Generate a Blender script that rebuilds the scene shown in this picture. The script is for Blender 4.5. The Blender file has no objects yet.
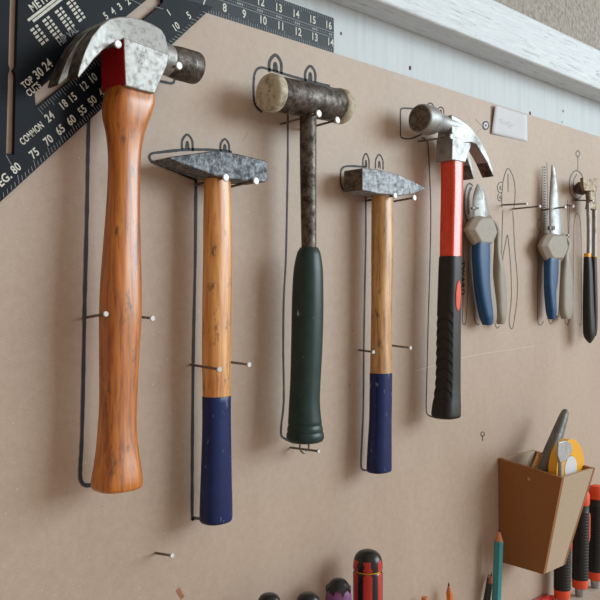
import bpy, bmesh, math, random
from mathutils import Vector, Matrix
random.seed(7)
S = bpy.context.scene
COL = S.collection

# ------------------------------------------------------------------ camera
F = 840.0                      # focal length in pixels of the 600 px frame
EYE = 1.5
D = 0.616                      # distance camera - board
R45 = math.sqrt(0.5)
CAM = Vector((-D, -D, EYE))
FWD = Vector((R45, R45, 0)); RGT = Vector((R45, -R45, 0)); UP = Vector((0, 0, 1))
HOR = 307.0
cd = bpy.data.cameras.new('camera'); cam = bpy.data.objects.new('camera', cd); COL.objects.link(cam)
cam.location = CAM; cam.rotation_euler = (math.pi/2, 0, -math.pi/4)
cd.sensor_width = 36; cd.lens = 36*F/600; cd.shift_y = (HOR-300)/600
cd.clip_start = 0.01
S.camera = cam

# ------------------------------------------------------------------ world + window light
w = bpy.data.worlds.new('world'); S.world = w; w.use_nodes = True
nt = w.node_tree; bg = nt.nodes['Background']
tc = nt.nodes.new('ShaderNodeTexCoord'); sp = nt.nodes.new('ShaderNodeVectorMath'); sp.operation = 'DOT_PRODUCT'; sp.inputs[1].default_value = (.45, -.85, .25)
mr = nt.nodes.new('ShaderNodeMapRange'); rp = nt.nodes.new('ShaderNodeValToRGB')
nt.links.new(tc.outputs['Generated'], sp.inputs[0])
nt.links.new(sp.outputs['Value'], mr.inputs[0]); mr.inputs[1].default_value = -1; mr.inputs[2].default_value = 1
nt.links.new(mr.outputs[0], rp.inputs[0])
rp.color_ramp.elements[0].color = (0.46, 0.27, 0.13, 1)
rp.color_ramp.elements[1].color = (1.0, 0.90, 0.80, 1)
e = rp.color_ramp.elements.new(0.5); e.color = (0.46, 0.33, 0.23, 1)
nt.links.new(rp.outputs[0], bg.inputs[0]); bg.inputs[1].default_value = 0.70

def area(name, loc, target, sx, sy, power, col):
    l = bpy.data.lights.new(name, 'AREA'); l.shape = 'RECTANGLE'; l.size = sx; l.size_y = sy
    l.energy = power; l.color = col
    o = bpy.data.objects.new(name, l); COL.objects.link(o); o.location = loc
    o.rotation_euler = (Vector(target)-Vector(loc)).to_track_quat('-Z', 'Y').to_euler()
    return o
area('window_daylight', (3.5, -3.75, EYE+1.35), (0.1, 0, EYE), 3.3, 2.2, 205, (0.79, 0.94, 1.0))

S.view_settings.view_transform = 'Standard'
S.view_settings.look = 'None'
S.view_settings.gamma = 1
S.view_settings.use_curve_mapping = False
S.view_settings.exposure = 0.0

# ------------------------------------------------------------------ helpers
def P(px, py, h=0.0):
    """point on the plane at distance h in front of the board, seen at pixel px,py"""
    r = FWD + RGT*((px-300)/F) + UP*((HOR-py)/F)
    t = (-h - CAM.y)/r.y
    return CAM + r*t
def scale_at(px, h):
    q = P(px, HOR, h) - CAM
    return F/q.dot(FWD)
def KX(px): return R45 - R45*(px-300)/F
def KY(px): return R45 + R45*(px-300)/F
def h_for_x(px, X):
    """standoff at which pixel column px meets world x = X"""
    r = FWD + RGT*((px-300)/F)
    t = (X-CAM.x)/r.x
    return -(CAM.y + t*r.y)
def lin(r, g, b):
    f = lambda c: (c/255/12.92) if c/255 <= .04045 else ((c/255+.055)/1.055)**2.4
    return (f(r), f(g), f(b), 1)

def empty(name, loc, label=None, cat=None, group=None):
    o = bpy.data.objects.new(name, None); COL.objects.link(o); o.location = loc
    o.empty_display_size = 0.02
    tag(o, label, cat, group); return o
def tag(o, label=None, cat=None, group=None, kind=None):
    if label: o['label'] = label
    if cat: o['category'] = cat
    if group: o['group'] = group
    if kind: o['kind'] = kind
    return o
def wloc(p):
    v = Vector((0, 0, 0))
    while p: v = v + p.location; p = p.parent
    return v
def fin(name, bm, mats, parent=None, bevel=0, seg=2, angle=35, origin=None, normals=True, smooth=True):
    """link a bmesh given in world coordinates as one mesh object"""
    if normals: bmesh.ops.recalc_face_normals(bm, faces=bm.faces[:])
    org = origin if origin is not None else wloc(parent)
    base = wloc(parent)
    bmesh.ops.translate(bm, verts=bm.verts[:], vec=-Vector(org))
    me = bpy.data.meshes.new(name); bm.to_mesh(me); bm.free()
    if not isinstance(mats, (list, tuple)): mats = [mats]
    for m in mats: me.materials.append(m)
    if smooth:
        me.polygons.foreach_set('use_smooth', [True]*len(me.polygons))
        me.set_sharp_from_angle(angle=math.radians(angle))
    o = bpy.data.objects.new(name, me); COL.objects.link(o)
    o.location = Vector(org)-base; o.parent = parent
    if bevel:
        b = o.modifiers.new('bevel', 'BEVEL'); b.width = bevel; b.segments = seg; b.limit_method = 'ANGLE'
        b.angle_limit = math.radians(angle)
    return o

def superellipse(n, N):
    pts = []
    for i in range(N):
        t = 2*math.pi*i/N; c, s = math.cos(t), math.sin(t)
        pts.append((math.copysign(abs(c)**(2/n), c), math.copysign(abs(s)**(2/n), s)))
    return pts
def loft(bm, rings, closed=True, cap=True):
    vr = [[bm.verts.new(p) for p in r] for r in rings]
    N = len(rings[0])
    for a, b in zip(vr, vr[1:]):
        for i in range(N if closed else N-1):
            j = (i+1) % N
            bm.faces.new((a[i], a[j], b[j], b[i]))
    if cap:
        bm.faces.new(vr[0][::-1]); bm.faces.new(vr[-1])
    return vr
def ring(c, ax, ay, n=2, N=40):
    return [c + ax*x + ay*y for x, y in superellipse(n, N)]
X_, Y_, Z_ = Vector((1,0,0)), Vector((0,1,0)), Vector((0,0,1))

def interp(rows, step):
    """smooth (monotone-ish) resampling of rows [(py, ...)] """
    out = []
    for k in range(len(rows)-1):
        a, b = rows[k], rows[k+1]
        p = rows[k-1] if k else a; q = rows[k+2] if k+2 < len(rows) else b
        m = max(1, int(round(abs(b[0]-a[0])/step)))
        for i in range(m):
            t = i/m; vals = []
            dt = b[0]-a[0]
            for j in range(1, len(a)):
                ta = (b[j]-p[j])/((b[0]-p[0]) or 1)*dt
                tb = (q[j]-a[j])/((q[0]-a[0]) or 1)*dt
                t2, t3 = t*t, t*t*t
                vals.append((2*t3-3*t2+1)*a[j]+(t3-2*t2+t)*ta+(-2*t3+3*t2)*b[j]+(t3-t2)*tb)
            out.append((a[0]+dt*t,)+tuple(vals))
    out.append(rows[-1]); return out

def shaft_rings(rows, h, rho=None, b=None, n=2.0, N=40, step=6, mod=None, round_top=0, round_bot=0):
    """rows (py, x_left, x_right) are the outline at standoff h; section is an oval a (along x) by b (depth)"""
    rows = interp(rows, step)
    rings = []; info = []
    for r in rows:
        py, xl, xr = r[:3]
        nn = r[3] if len(r) > 3 else n
        hh = r[4] if len(r) > 4 else h
        q = nn/(nn-1)
        cx = (xl+xr)/2; sc = scale_at(cx, hh); kx, ky = sc*KX(cx), sc*KY(cx)
        W = (xr-xl)/2
        if rho is not None:
            a = W/((kx**q+(rho*ky)**q)**(1/q)); bb = rho*a
        else:
            bb = min(b, 0.75*W/ky); a = (W**q-(bb*ky)**q)**(1/q)/kx
        info.append((P(cx, py, hh), a, bb, nn))
    def mk(c, a, bb, nn, dz=0, s=1):
        return ring(c+Z_*dz, X_*a*s, Y_*bb*s, nn, N)
    if round_top:
        c, a, bb, nn = info[0]; s = 1-round_top/max(a, bb)
        rings.append(mk(c, a, bb, nn, round_top, s)); rings.append(mk(c, a, bb, nn, round_top*.7, 1-(1-s)*.35))
    for i in info: rings.append(mk(*i))
    if round_bot:
        c, a, bb, nn = info[-1]; s = 1-round_bot/max(a, bb)
        rings.append(mk(c, a, bb, nn, -round_bot*.7, 1-(1-s)*.35)); rings.append(mk(c, a, bb, nn, -round_bot, s))
    if mod: rings = mod(rings)
    return rings
def shaft(name, mat, parent, rows, h, **k):
    bev = k.pop('bevel', 0); ang = k.pop('angle', 40)
    bm = bmesh.new(); loft(bm, shaft_rings(rows, h, **k))
    return fin(name, bm, mat, parent, bevel=bev, angle=ang)

def prism(bm, pts, h0, h1, hp=None, shrink=None, mi=0):
    """pixel polygon taken at standoff hp (default the front h1), extruded from h0 to h1"""
    hp = h1 if hp is None else hp
    f = [P(x, y, hp) for x, y in pts]
    A = [bm.verts.new((p.x, -h1, p.z)) for p in f]; B = [bm.verts.new((p.x, -h0, p.z)) for p in f]
    n = len(pts); fs = [bm.faces.new(A), bm.faces.new(B[::-1])]
    for i in range(n):
        j = (i+1) % n; fs.append(bm.faces.new((A[i], B[i], B[j], A[j])))
    for f_ in fs: f_.material_index = mi
    return fs
def box(bm, a, b):
    x0, y0, z0 = a; x1, y1, z1 = b
    v = [bm.verts.new(p) for p in ((x0,y0,z0),(x1,y0,z0),(x1,y1,z0),(x0,y1,z0),(x0,y0,z1),(x1,y0,z1),(x1,y1,z1),(x0,y1,z1))]
    for f in ((0,3,2,1),(4,5,6,7),(0,1,5,4),(1,2,6,5),(2,3,7,6),(3,0,4,7)): bm.faces.new([v[i] for i in f])
def cyl(bm, a, b, ra, rb=None, N=20, profile=None):
    """round bar from a to b; profile [(t, r)] overrides the two radii"""
    a, b = Vector(a), Vector(b); d = (b-a).normalized()
    u = d.orthogonal().normalized(); v = d.cross(u)
    rb = ra if rb is None else rb
    prof = profile or [(0, ra), (1, rb)]
    loft(bm, [ring(a+(b-a)*t, u*r, v*r, 2, N) for t, r in prof])
def catmull(pts, m=6, closed=False):
    pts = [Vector(p) for p in pts]; out = []; n = len(pts)
    for k in range(n if closed else n-1):
        p0 = pts[(k-1) % n] if (closed or k) else pts[k]; p1 = pts[k]; p2 = pts[(k+1) % n]
        p3 = pts[(k+2) % n] if (closed or k+2 < n) else p2
        for i in range(m):
            t = i/m
            out.append(.5*((2*p1)+(p2-p0)*t+(2*p0-5*p1+4*p2-p3)*t*t+(3*p1-p0-3*p2+p3)*t**3))
    if not closed: out.append(pts[-1])
    return out
def tube(bm, pts, r, N=8):
    rings = []
    for i, p in enumerate(pts):
        d = (pts[min(i+1, len(pts)-1)]-pts[max(i-1, 0)]).normalized()
        u = d.orthogonal().normalized() if i == 0 else (u-d*u.dot(d)).normalized()
        rings.append(ring(p, u*r, d.cross(u)*r, 2, N))
    loft(bm, rings)
def ribbon(bm, pix, wpx, h=0.0004, closed=False, wob=0.15):
    """pen line on the board along pixel points"""
    pts = catmull([P(x, y, h) for x, y in pix], 7, closed)
    n = len(pts); L = []; Rr = []
    for i, p in enumerate(pts):
        d = (pts[(i+1) % n if closed else min(i+1, n-1)]-pts[i-1 if (closed or i) else 0]); d.y = 0; d.normalize()
        nrm = Vector((-d.z, 0, d.x)); hw = wpx*0.62/scale_at(300, 0)*(1+random.uniform(-wob, wob))
        # keep pen width even along the foreshortened direction
        L.append(bm.verts.new(p+nrm*hw)); Rr.append(bm.verts.new(p-nrm*hw))
    for i in range(n if closed else n-1):
        j = (i+1) % n; bm.faces.new((L[i], L[j], Rr[j], Rr[i]))
def flat_text(bm, s, c, size, ang=0, y=0.0, sx=1.0, spacing=1.06, align='CENTER'):
    cu = bpy.data.curves.new('t', 'FONT'); cu.body = s; cu.size = size; cu.align_x = align; cu.align_y = 'CENTER'
    cu.space_character = spacing; cu.offset = size*0.022
    o = bpy.data.objects.new('t', cu); COL.objects.link(o)
    dg = bpy.context.evaluated_depsgraph_get(); me = bpy.data.meshes.new_from_object(o.evaluated_get(dg))
    M = Matrix.Translation(c) @ Matrix.Rotation(-ang, 4, 'Y') @ Matrix.Rotation(math.pi/2, 4, 'X') @ Matrix.Diagonal((sx, 1, 1, 1))
    me.transform(M); bm.from_mesh(me)
    bpy.data.objects.remove(o); bpy.data.curves.remove(cu); bpy.data.meshes.remove(me)
def flat_cut(name, outer, holes, y0, y1, mat, parent, bevel=0):
    """plate in the xz plane with holes; outer/holes are world (x,z) lists"""
    cu = bpy.data.curves.new('c', 'CURVE'); cu.dimensions = '2D'; cu.fill_mode = 'BOTH'; cu.extrude = abs(y1-y0)/2
    for ps in [outer]+holes:
        s = cu.splines.new('POLY'); s.points.add(len(ps)-1); s.use_cyclic_u = True
        for q, (x, z) in zip(s.points, ps): q.co = (x, z, 0, 1)
    o = bpy.data.objects.new('c', cu); COL.objects.link(o)
    dg = bpy.context.evaluated_depsgraph_get(); me = bpy.data.meshes.new_from_object(o.evaluated_get(dg))
    me.transform(Matrix.Translation((0, (y0+y1)/2, 0)) @ Matrix.Rotation(math.pi/2, 4, 'X'))
    bm = bmesh.new(); bm.from_mesh(me); bmesh.ops.remove_doubles(bm, verts=bm.verts[:], dist=1e-6)
    bpy.data.objects.remove(o); bpy.data.curves.remove(cu); bpy.data.meshes.remove(me)
    return fin(name, bm, mat, parent, bevel=bevel, smooth=False)

# ------------------------------------------------------------------ materials
def new_mat(name):
    m = bpy.data.materials.new(name); m.use_nodes = True
    return m, m.node_tree, m.node_tree.nodes['Principled BSDF']
def coords(nt, scale=(1,1,1), rot=(0,0,0)):
    t = nt.nodes.new('ShaderNodeTexCoord'); mp = nt.nodes.new('ShaderNodeMapping')
    mp.inputs['Scale'].default_value = scale; mp.inputs['Rotation'].default_value = rot
    nt.links.new(t.outputs['Object'], mp.inputs[0]); return mp.outputs[0]
def noise(nt, vec, scale, detail=4, rough=.6, dist=0):
    n = nt.nodes.new('ShaderNodeTexNoise'); n.inputs['Scale'].default_value = scale
    n.inputs['Detail'].default_value = detail; n.inputs['Roughness'].default_value = rough
    n.inputs['Distortion'].default_value = dist
    nt.links.new(vec, n.inputs['Vector']); return n.outputs[0]
def ramp(nt, fac, stops):
    r = nt.nodes.new('ShaderNodeValToRGB'); el = r.color_ramp.elements
    while len(el) < len(stops): el.new(0.5)
    for e, (p, c) in zip(el, stops): e.position = p; e.color = c
    nt.links.new(fac, r.inputs[0]); return r.outputs[0]
def mixc(nt, fac, a, b, mode='MIX'):
    m = nt.nodes.new('ShaderNodeMix'); m.data_type = 'RGBA'; m.blend_type = mode
    if isinstance(fac, (int, float)): m.inputs[0].default_value = fac
    else: nt.links.new(fac, m.inputs[0])
    for s, v in ((6, a), (7, b)):
        if isinstance(v, tuple): m.inputs[s].default_value = v
        else: nt.links.new(v, m.inputs[s])
    return m.outputs[2]
def bump(nt, bs, h, strength=.2, dist=.001):
    b = nt.nodes.new('ShaderNodeBump'); b.inputs['Strength'].default_value = strength; b.inputs['Distance'].default_value = dist
    nt.links.new(h, b.inputs['Height']); nt.links.new(b.outputs[0], bs.inputs['Normal'])
W1 = (1,1,1,1); K1 = (0,0,0,1)
def m_plain(name, c, rough=.5, metal=0, var=.12, scale=120, coat=0, bmp=0, spec=.5):
    m, nt, bs = new_mat(name); v = coords(nt)
    n = noise(nt, v, scale, 5)
    d = tuple(x*(1-var*2.2) for x in c[:3])+(1,); l = tuple(min(1, x*(1+var)) for x in c[:3])+(1,)
    nt.links.new(ramp(nt, n, [(.25, d), (.6, c), (.85, l)]), bs.inputs['Base Color'])
    bs.inputs['Roughness'].default_value = rough; bs.inputs['Metallic'].default_value = metal
    bs.inputs['Coat Weight'].default_value = coat; bs.inputs['Specular IOR Level'].default_value = spec
    if bmp: bump(nt, bs, n, bmp)
    return m
def m_wood(name, dark, mid, light, rough=.38, coat=.25, seed=0, stains=True):
    m, nt, bs = new_mat(name)
    v = coords(nt, (1, 1, .07)); g = noise(nt, v, 260+seed, 6, .65, .6)
    v2 = coords(nt, (1, 1, .12)); g2 = noise(nt, v2, 60+seed, 3, .5, 1.2)
    c = ramp(nt, g, [(.36, dark), (.5, mid), (.66, light)])
    c = mixc(nt, .35, c, ramp(nt, g2, [(.35, dark), (.65, light)]))
    if stains:
        v3 = coords(nt, (1, 1, .35)); s = noise(nt, v3, 130+seed*3, 5, .7)
        c = mixc(nt, ramp(nt, s, [(.58, K1), (.72, W1)]), c, (.04, .02, .01, 1))
    nt.links.new(c, bs.inputs['Base Color'])
    bs.inputs['Roughness'].default_value = rough; bs.inputs['Coat Weight'].default_value = coat
    bs.inputs['Coat Roughness'].default_value = .32; bs.inputs['Coat IOR'].default_value = 1.55
    bump(nt, bs, g, .12, .0006); return m
def m_metal(name, base, dark, rough=.4, metal=.85, scale=90, lo=.35, hi=.62, scratch=True, bmp=.15):
    m, nt, bs = new_mat(name); v = coords(nt)
    n = noise(nt, v, scale, 8, .68); c = ramp(nt, n, [(lo, dark), (hi, base)])
    if scratch:
        v2 = coords(nt, (1, 1, .2), (0, .5, 0)); s = noise(nt, v2, scale*4, 4, .6)
        c = mixc(nt, ramp(nt, s, [(.58, K1), (.75, (.6,.6,.6,1))]), c, tuple(min(1, x*1.5+.05) for x in base[:3])+(1,))
    nt.links.new(c, bs.inputs['Base Color'])
    bs.inputs['Metallic'].default_value = metal
    rr = nt.nodes.new('ShaderNodeMapRange'); nt.links.new(n, rr.inputs[0])
    rr.inputs[1].default_value = .3; rr.inputs[2].default_value = .7; rr.inputs[3].default_value = rough+.18; rr.inputs[4].default_value = rough
    nt.links.new(rr.outputs[0], bs.inputs['Roughness'])
    bump(nt, bs, n, bmp, .0008); return m
def m_dipped(name, c, worn, rough=.32, amount=.68):
    """glossy dip paint with pale scratches and chips"""
    m, nt, bs = new_mat(name)
    a = noise(nt, coords(nt, (1, 1, .3), (0, .6, .4)), 230, 4, .6); b = noise(nt, coords(nt), 60, 5)
    s = nt.nodes.new('ShaderNodeMath'); s.operation = 'MULTIPLY_ADD'
    nt.links.new(a, s.inputs[0]); s.inputs[1].default_value = .65; 
    k = nt.nodes.new('ShaderNodeMath'); k.operation = 'MULTIPLY'; nt.links.new(b, k.inputs[0]); k.inputs[1].default_value = .35
    nt.links.new(k.outputs[0], s.inputs[2])
    col = ramp(nt, b, [(.3, tuple(x*.6 for x in c[:3])+(1,)), (.6, c)])
    nt.links.new(mixc(nt, ramp(nt, s.outputs[0], [(amount-.06, K1), (amount+.03, W1)]), col, worn), bs.inputs['Base Color'])
    bs.inputs['Roughness'].default_value = rough; bs.inputs['Specular IOR Level'].default_value = .4
    bump(nt, bs, a, .05, .0004); return m

# hardboard: fibrous tan with speckles
M = {}
m, nt, bs = new_mat('hardboard')
v = coords(nt); fine = noise(nt, v, 900, 6, .75); mid = noise(nt, v, 120, 6, .65); big = noise(nt, coords(nt, (1, 1, .35)), 9, 5, .6)
c = ramp(nt, fine, [(.25, lin(142,116,97)), (.5, lin(178,155,136)), (.75, lin(202,184,166))])
c = mixc(nt, .35, c, ramp(nt, mid, [(.3, lin(154,127,107)), (.55, lin(180,157,139)), (.75, lin(196,177,160))]))
c = mixc(nt, .3, c, ramp(nt, big, [(.35, lin(160,136,117)), (.65, lin(188,167,150))]))
spk = noise(nt, v, 330, 2, .5)
c = mixc(nt, ramp(nt, spk, [(.70, K1), (.76, (.7,.7,.7,1))]), c, lin(226,208,188))
spd = noise(nt, coords(nt, (1.1, 1, .9)), 210, 3, .6)
c = mixc(nt, ramp(nt, spd, [(.70, K1), (.78, (.75,.75,.75,1))]), c, lin(120,84,62))
nt.links.new(c, bs.inputs['Base Color']); bs.inputs['Roughness'].default_value = .55; bs.inputs['Specular IOR Level'].default_value = .8
bump(nt, bs, fine, .12, .0005); M['board'] = m
# textured plaster
m, nt, bs = new_mat('stipple_plaster'); v = coords(nt); n = noise(nt, v, 130, 4, .6)
nt.links.new(ramp(nt, n, [(.35, lin(150,143,134)), (.65, lin(182,176,168))]), bs.inputs['Base Color'])
bs.inputs['Roughness'].default_value = .85; bump(nt, bs, n, .9, .006); M['plaster'] = m
# white painted backing board
m, nt, bs = new_mat('white_painted_board'); a = noise(nt, coords(nt, (1, 1, .06)), 140, 5, .6); b = noise(nt, coords(nt), 700, 3)
c = ramp(nt, a, [(.3, lin(190,198,203)), (.6, lin(199,207,212))])
c = mixc(nt, ramp(nt, b, [(.68, K1), (.8, (.4,.4,.4,1))]), c, lin(172,178,182))
nt.links.new(c, bs.inputs['Base Color']); bs.inputs['Roughness'].default_value = .55; M['white'] = m
# brushed grey paint on the timber rail
m, nt, bs = new_mat('grey_painted_timber'); a = noise(nt, coords(nt, (.07, 1, 1), (0, .16, 0)), 300, 7, .75, 1.0); b = noise(nt, coords(nt, (.4, 1, 1)), 18, 4)
c = ramp(nt, a, [(.3, lin(104,112,120)), (.44, lin(206,215,222)), (.68, lin(224,231,237))])
c = mixc(nt, ramp(nt, b, [(.45, K1), (.7, (.6,.6,.6,1))]), c, lin(206,214,222))
nt.links.new(c, bs.inputs['Base Color']); bs.inputs['Roughness'].default_value = .42; bump(nt, bs, a, .5, .0015); M['rail'] = m
M['ink'] = m_plain('marker_ink', lin(26,29,40), .6, var=.25, scale=400)
M['pen'] = m_plain('pen_ink', lin(72,76,86), .6, var=.2, scale=400)
M['wood_a'] = m_wood('varnished_hickory', lin(116,50,0), lin(198,106,6), lin(218,136,30), .36, 1.0, 0)
M['wood_b'] = m_wood('pale_ash', lin(178,100,34), lin(222,150,68), lin(236,182,112), .38, .8, 9)
M['wood_c'] = m_wood('grained_ash', lin(136,86,42), lin(204,150,86), lin(224,180,122), .40, .6, 21)
M['steel'] = m_metal('ground_steel', (.40,.40,.39,1), (.22,.21,.20,1), .48, .8, 190, .30, .50)
M['steel_dark'] = m_metal('aged_steel', (.21,.185,.165,1), (.045,.035,.03,1), .42, .8, 130, .40, .68)  # aged steel; also serves as painted shade on the claw faces
M['steel_blue'] = m_metal('worn_blued_steel', (.25,.27,.30,1), (.045,.05,.06,1), .5, .35, 190, .42, .68)
M['steel_chrome'] = m_metal('bright_steel', (.36,.36,.36,1), (.20,.19,.18,1), .42, .85, 60, .3, .5)
M['steel_pale'] = m_metal('pale_hammered_steel', (.34,.36,.39,1), (.12,.125,.14,1), .5, .4, 190, .36, .6)
M['rust_face'] = m_metal('pitted_face', (.17,.14,.11,1), (.05,.035,.025,1), .6, .4, 220, .35, .6, scratch=False)
M['zinc'] = m_metal('zinc', (.60,.60,.61,1), (.42,.42,.41,1), .42, .45, 200, .3, .5, scratch=False, bmp=.05)
M['nail_shank'] = m_metal('dull_nail_steel', (.30,.27,.23,1), (.12,.09,.07,1), .45, .8, 200, .35, .6, scratch=False)
M['red_paint'] = m_dipped('red_paint', lin(172,14,24), lin(70,10,12), .4, .60)
M['blue_dip'] = m_dipped('navy_dip', lin(0,30,92), lin(140,146,160), .30, .67)
M['green_rubber'] = m_dipped('dark_green_rubber', lin(24,54,52), lin(176,186,178), .36, .70)
M['mallet_plastic'] = m_metal('scuffed_plastic', lin(196,188,166), lin(112,100,78), .5, 0, 130, .30, .55, scratch=False)
M['orange'] = m_plain('orange_fibreglass', lin(236,62,16), .32, 0, .12, 80, .7)
M['orange_soft'] = m_plain('orange_rubber', lin(238,84,44), .5, 0, .08, 80)
M['black_rubber'] = m_plain('black_rubber', lin(30,31,33), .45, 0, .2, 200, spec=.45)
M['pliers_grey'] = m_plain('grey_plastic', lin(158,150,138), .5, 0, .06, 150)
M['pliers_blue'] = m_plain('blue_rubber', lin(0,72,122), .42, 0, .1, 120)
M['square_black'] = m_plain('anodised_black', lin(17,24,34), .42, 0, .15, 300, spec=.12)
M['print'] = m_plain('white_print', lin(216,216,206), .6, 0, .12, 500)
M['print_dim'] = m_plain('dim_print', lin(150,158,164), .6, 0, .12, 500)
M['ruler'] = m_plain('dark_ruler_steel', lin(38,46,54), .45, 0, .2, 300, spec=.2)
M['paper'] = m_plain('paper', lin(214,216,222), .8, 0, .03, 60)
M['mdf'] = m_plain('mdf', lin(150,98,52), .7, 0, .10, 600)  # box board with the shade of its side panels put into the colour
M['mdf_edge'] = m_plain('mdf_edge', lin(186,164,140), .7, 0, .10, 600)  # same box board, paler: light on front and back panels painted in
M['yellow'] = m_plain('yellow_plastic', lin(244,176,24), .4, 0, .05, 60)
M['grey_tool'] = m_metal('cast_grey', (.17,.17,.16,1), (.10,.10,.095,1), .42, .3, 120, .35, .6)
M['silver_tool'] = m_metal('silver', (.5,.5,.5,1), (.3,.3,.3,1), .35, .8, 120, .35, .6)
M['dark_end'] = m_plain('dark_plastic', lin(24,24,26), .3, 0, .3, 260, 0)
M['purple'] = m_dipped('purple_paint', lin(150,92,150), lin(40,36,44), .45, .60)
M['red_plastic'] = m_plain('red_plastic', lin(196,26,24), .28, 0, .08, 60, .4)
M['pink_plastic'] = m_plain('pale_red_plastic', lin(220,110,110), .4, 0, .08, 60)
M['teal'] = m_plain('teal_lacquer', lin(44,140,150), .35, 0, .08, 100, .2)
M['cedar'] = m_plain('sharpened_cedar', lin(206,128,86), .65, 0, .12, 300)
M['graphite'] = m_plain('graphite', lin(46,46,50), .4, .3, .1, 200)
M['pencil_orange'] = m_plain('orange_lacquer', lin(226,120,30), .4, 0, .1, 100, .2)
M['pencil_dark'] = m_plain('dark_lacquer', lin(60,62,66), .4, 0, .15, 100, .2)
M['shelf'] = m_plain('pale_shelf', lin(206,196,184), .6, 0, .10, 70)
M['hole'] = m_plain('rusty_hole', lin(92,56,40), .8, 0, .2, 200)
M['rust_stain'] = m_plain('rust_stain', lin(170,112,82), .7, 0, .2, 300)
M['scuff'] = m_plain('pale_scuff', lin(206,190,174), .7, 0, .1, 300)

# ------------------------------------------------------------------ setting
ZB = EYE + 0.2745          # top edge of the hardboard
ZR = EYE + 0.331           # underside of the rail
ZS = EYE - 0.437           # top of the rack shelf
bm = bmesh.new(); box(bm, (-1.2, .022, EYE-1.0), (3.2, .10, EYE+1.2))
tag(fin('wall_back', bm, M['plaster']), kind='structure')
bm = bmesh.new(); box(bm, (-1.2, .0042, ZB-.06), (3.2, .0218, ZR+.0))
trim = tag(fin('trim_1', bm, M['white']), kind='structure')
bm = bmesh.new(); box(bm, (-1.2, -.034, ZR+.0002), (3.2, .0218, ZR+.061))
tag(fin('trim_2', bm, M['rail'], bevel=.0025), kind='structure')
# nail holes and chips in the white strip
bm = bmesh.new()
for px, py, r in ((410,68,.0022),(530,113.5,.0024),(563,111,.0016),(341,33.5,.0014),(562,122,.0010),(449,28,.001)):
    c = P(px, py, -.0042); bm.faces.new([bm.verts.new(c+Vector((math.cos(a)*r, -.0003, math.sin(a)*r*1.3))) for a in [i*.5236 for i in range(12)]])
fin('nail_hole', bm, M['hole'], trim)

bm = bmesh.new(); box(bm, (-1.2, 0, ZS-.012), (3.2, .0041, ZB))
board = fin('tool_board', bm, M['board'], origin=Vector((0, 0, EYE)))
tag(board, 'large tan hardboard panel with drawn tool outlines, behind the hanging tools', 'tool board')
bm = bmesh.new(); box(bm, (-1.2, -.055, ZS-.018), (3.2, .0, ZS))
shelf = fin('rack_shelf', bm, M['shelf'], bevel=.001)
tag(shelf, 'pale narrow shelf along the bottom of the tan board, under the upright handles', 'shelf')

# ------------------------------------------------------------------ drawn outlines (ink on the board)
def ink(name, lines, mat='ink'):
    bm = bmesh.new()
    for l in lines:
        pts, wd = l[0], l[1]; ribbon(bm, pts, wd, closed=(len(l) > 2 and l[2]))
    return fin(name, bm, M[mat], board, normals=False, smooth=False)
def ear(x, y, wd, ht, lw):
    """small arched loop drawn around a nail hole"""
    o = [(x-wd/2, y), (x-wd*.47, y-ht*.62), (x, y-ht), (x+wd*.47, y-ht*.58), (x+wd/2, y+wd*.15)]
    i = [(x-wd*.12, y-ht*.05), (x-wd*.06, y-ht*.45), (x+wd*.02, y-ht*.5), (x+wd*.10, y-ht*.3), (x+wd*.12, y)]
    return [(o, lw), (i, lw*.9)]
ink('drawn_outline', [([(89,112),(88,160),(87,220),(85,300),(83.5,380),(82,440),(80.5,468),(81,480),(85,485),(93,485)], 2.6),
    ([(150,80),(162,81.5),(173,83),(175,76),(175,70)], 1.8)])
ink('drawn_outline', [([(232,152),(216,150),(200,149.5),(183,149.8),(162,152),(152,153.5),(149.5,157),(152,161.5),(160,165),(175,171),(196,180)], 1.9),
    ([(196,178),(196,200),(195.5,260),(194,330),(193,400),(192.5,470),(192.5,516),(194,518),(202,518.5)], 2.3)]
    + ear(187.5,149.5,10.5,15,1.6) + ear(225,151,8.5,12,1.6))
ink('drawn_outline', [([(262,112),(256,106),(254,97),(254,80),(256,71),(261,67.5),(270,69.5),(288,75),(302,79),(316,82.5),(330,86)], 1.9),
    ([(288,112),(288,160),(287,220),(286,262),(284,300),(283.5,350),(284,400),(281.5,426),(282,436),(288,440)], 1.7)]
    + ear(275.5,72,12,17,2.6) + ear(310.5,81,10,15,2.3))
ink('drawn_outline', [([(366,167),(352,166),(344,167),(341,172),(341,184),(344,191)], 1.7),
    ([(366,194),(366,240),(365,290),(364,350),(363.5,410),(361.5,455),(361.5,467),(364,470),(369,470)], 1.6)]
    + ear(366.2,167.5,6,14,1.3) + ear(379.5,168.5,7.5,14,1.3))
ink('drawn_outline', [([(413,108.5),(403,108.3),(400.8,111),(400.6,124),(400.7,135),(403,138),(411,138.5),(422,134)], 1.4),
    ([(422,138),(427,140.5),(428.5,150),(430.5,190),(431,220),(430,270),(428.5,320),(427,380),(426.5,405),(427.5,414),(433,417)], 1.2)]
    + ear(430.5,108,6,5,1.1) + ear(441,113,6,6,1.1))
ink('drawn_outline', [([(474,218),(468,221),(464.8,212),(464.6,197),(467,186),(470,183.5),(473,186)], 1.8), ([(472,188),(470,190),(468.5,200),(469,214)], 3.2),
    ([(466,226),(464,240),(463,300),(462.5,320),(464,324),(466,321),(468,290),(468.5,262)], .9),
    ([(474,300),(474.5,318),(477,324),(480,324)], .9), ([(495,322),(497,328),(500,326)], .9)], 'pen')
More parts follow.
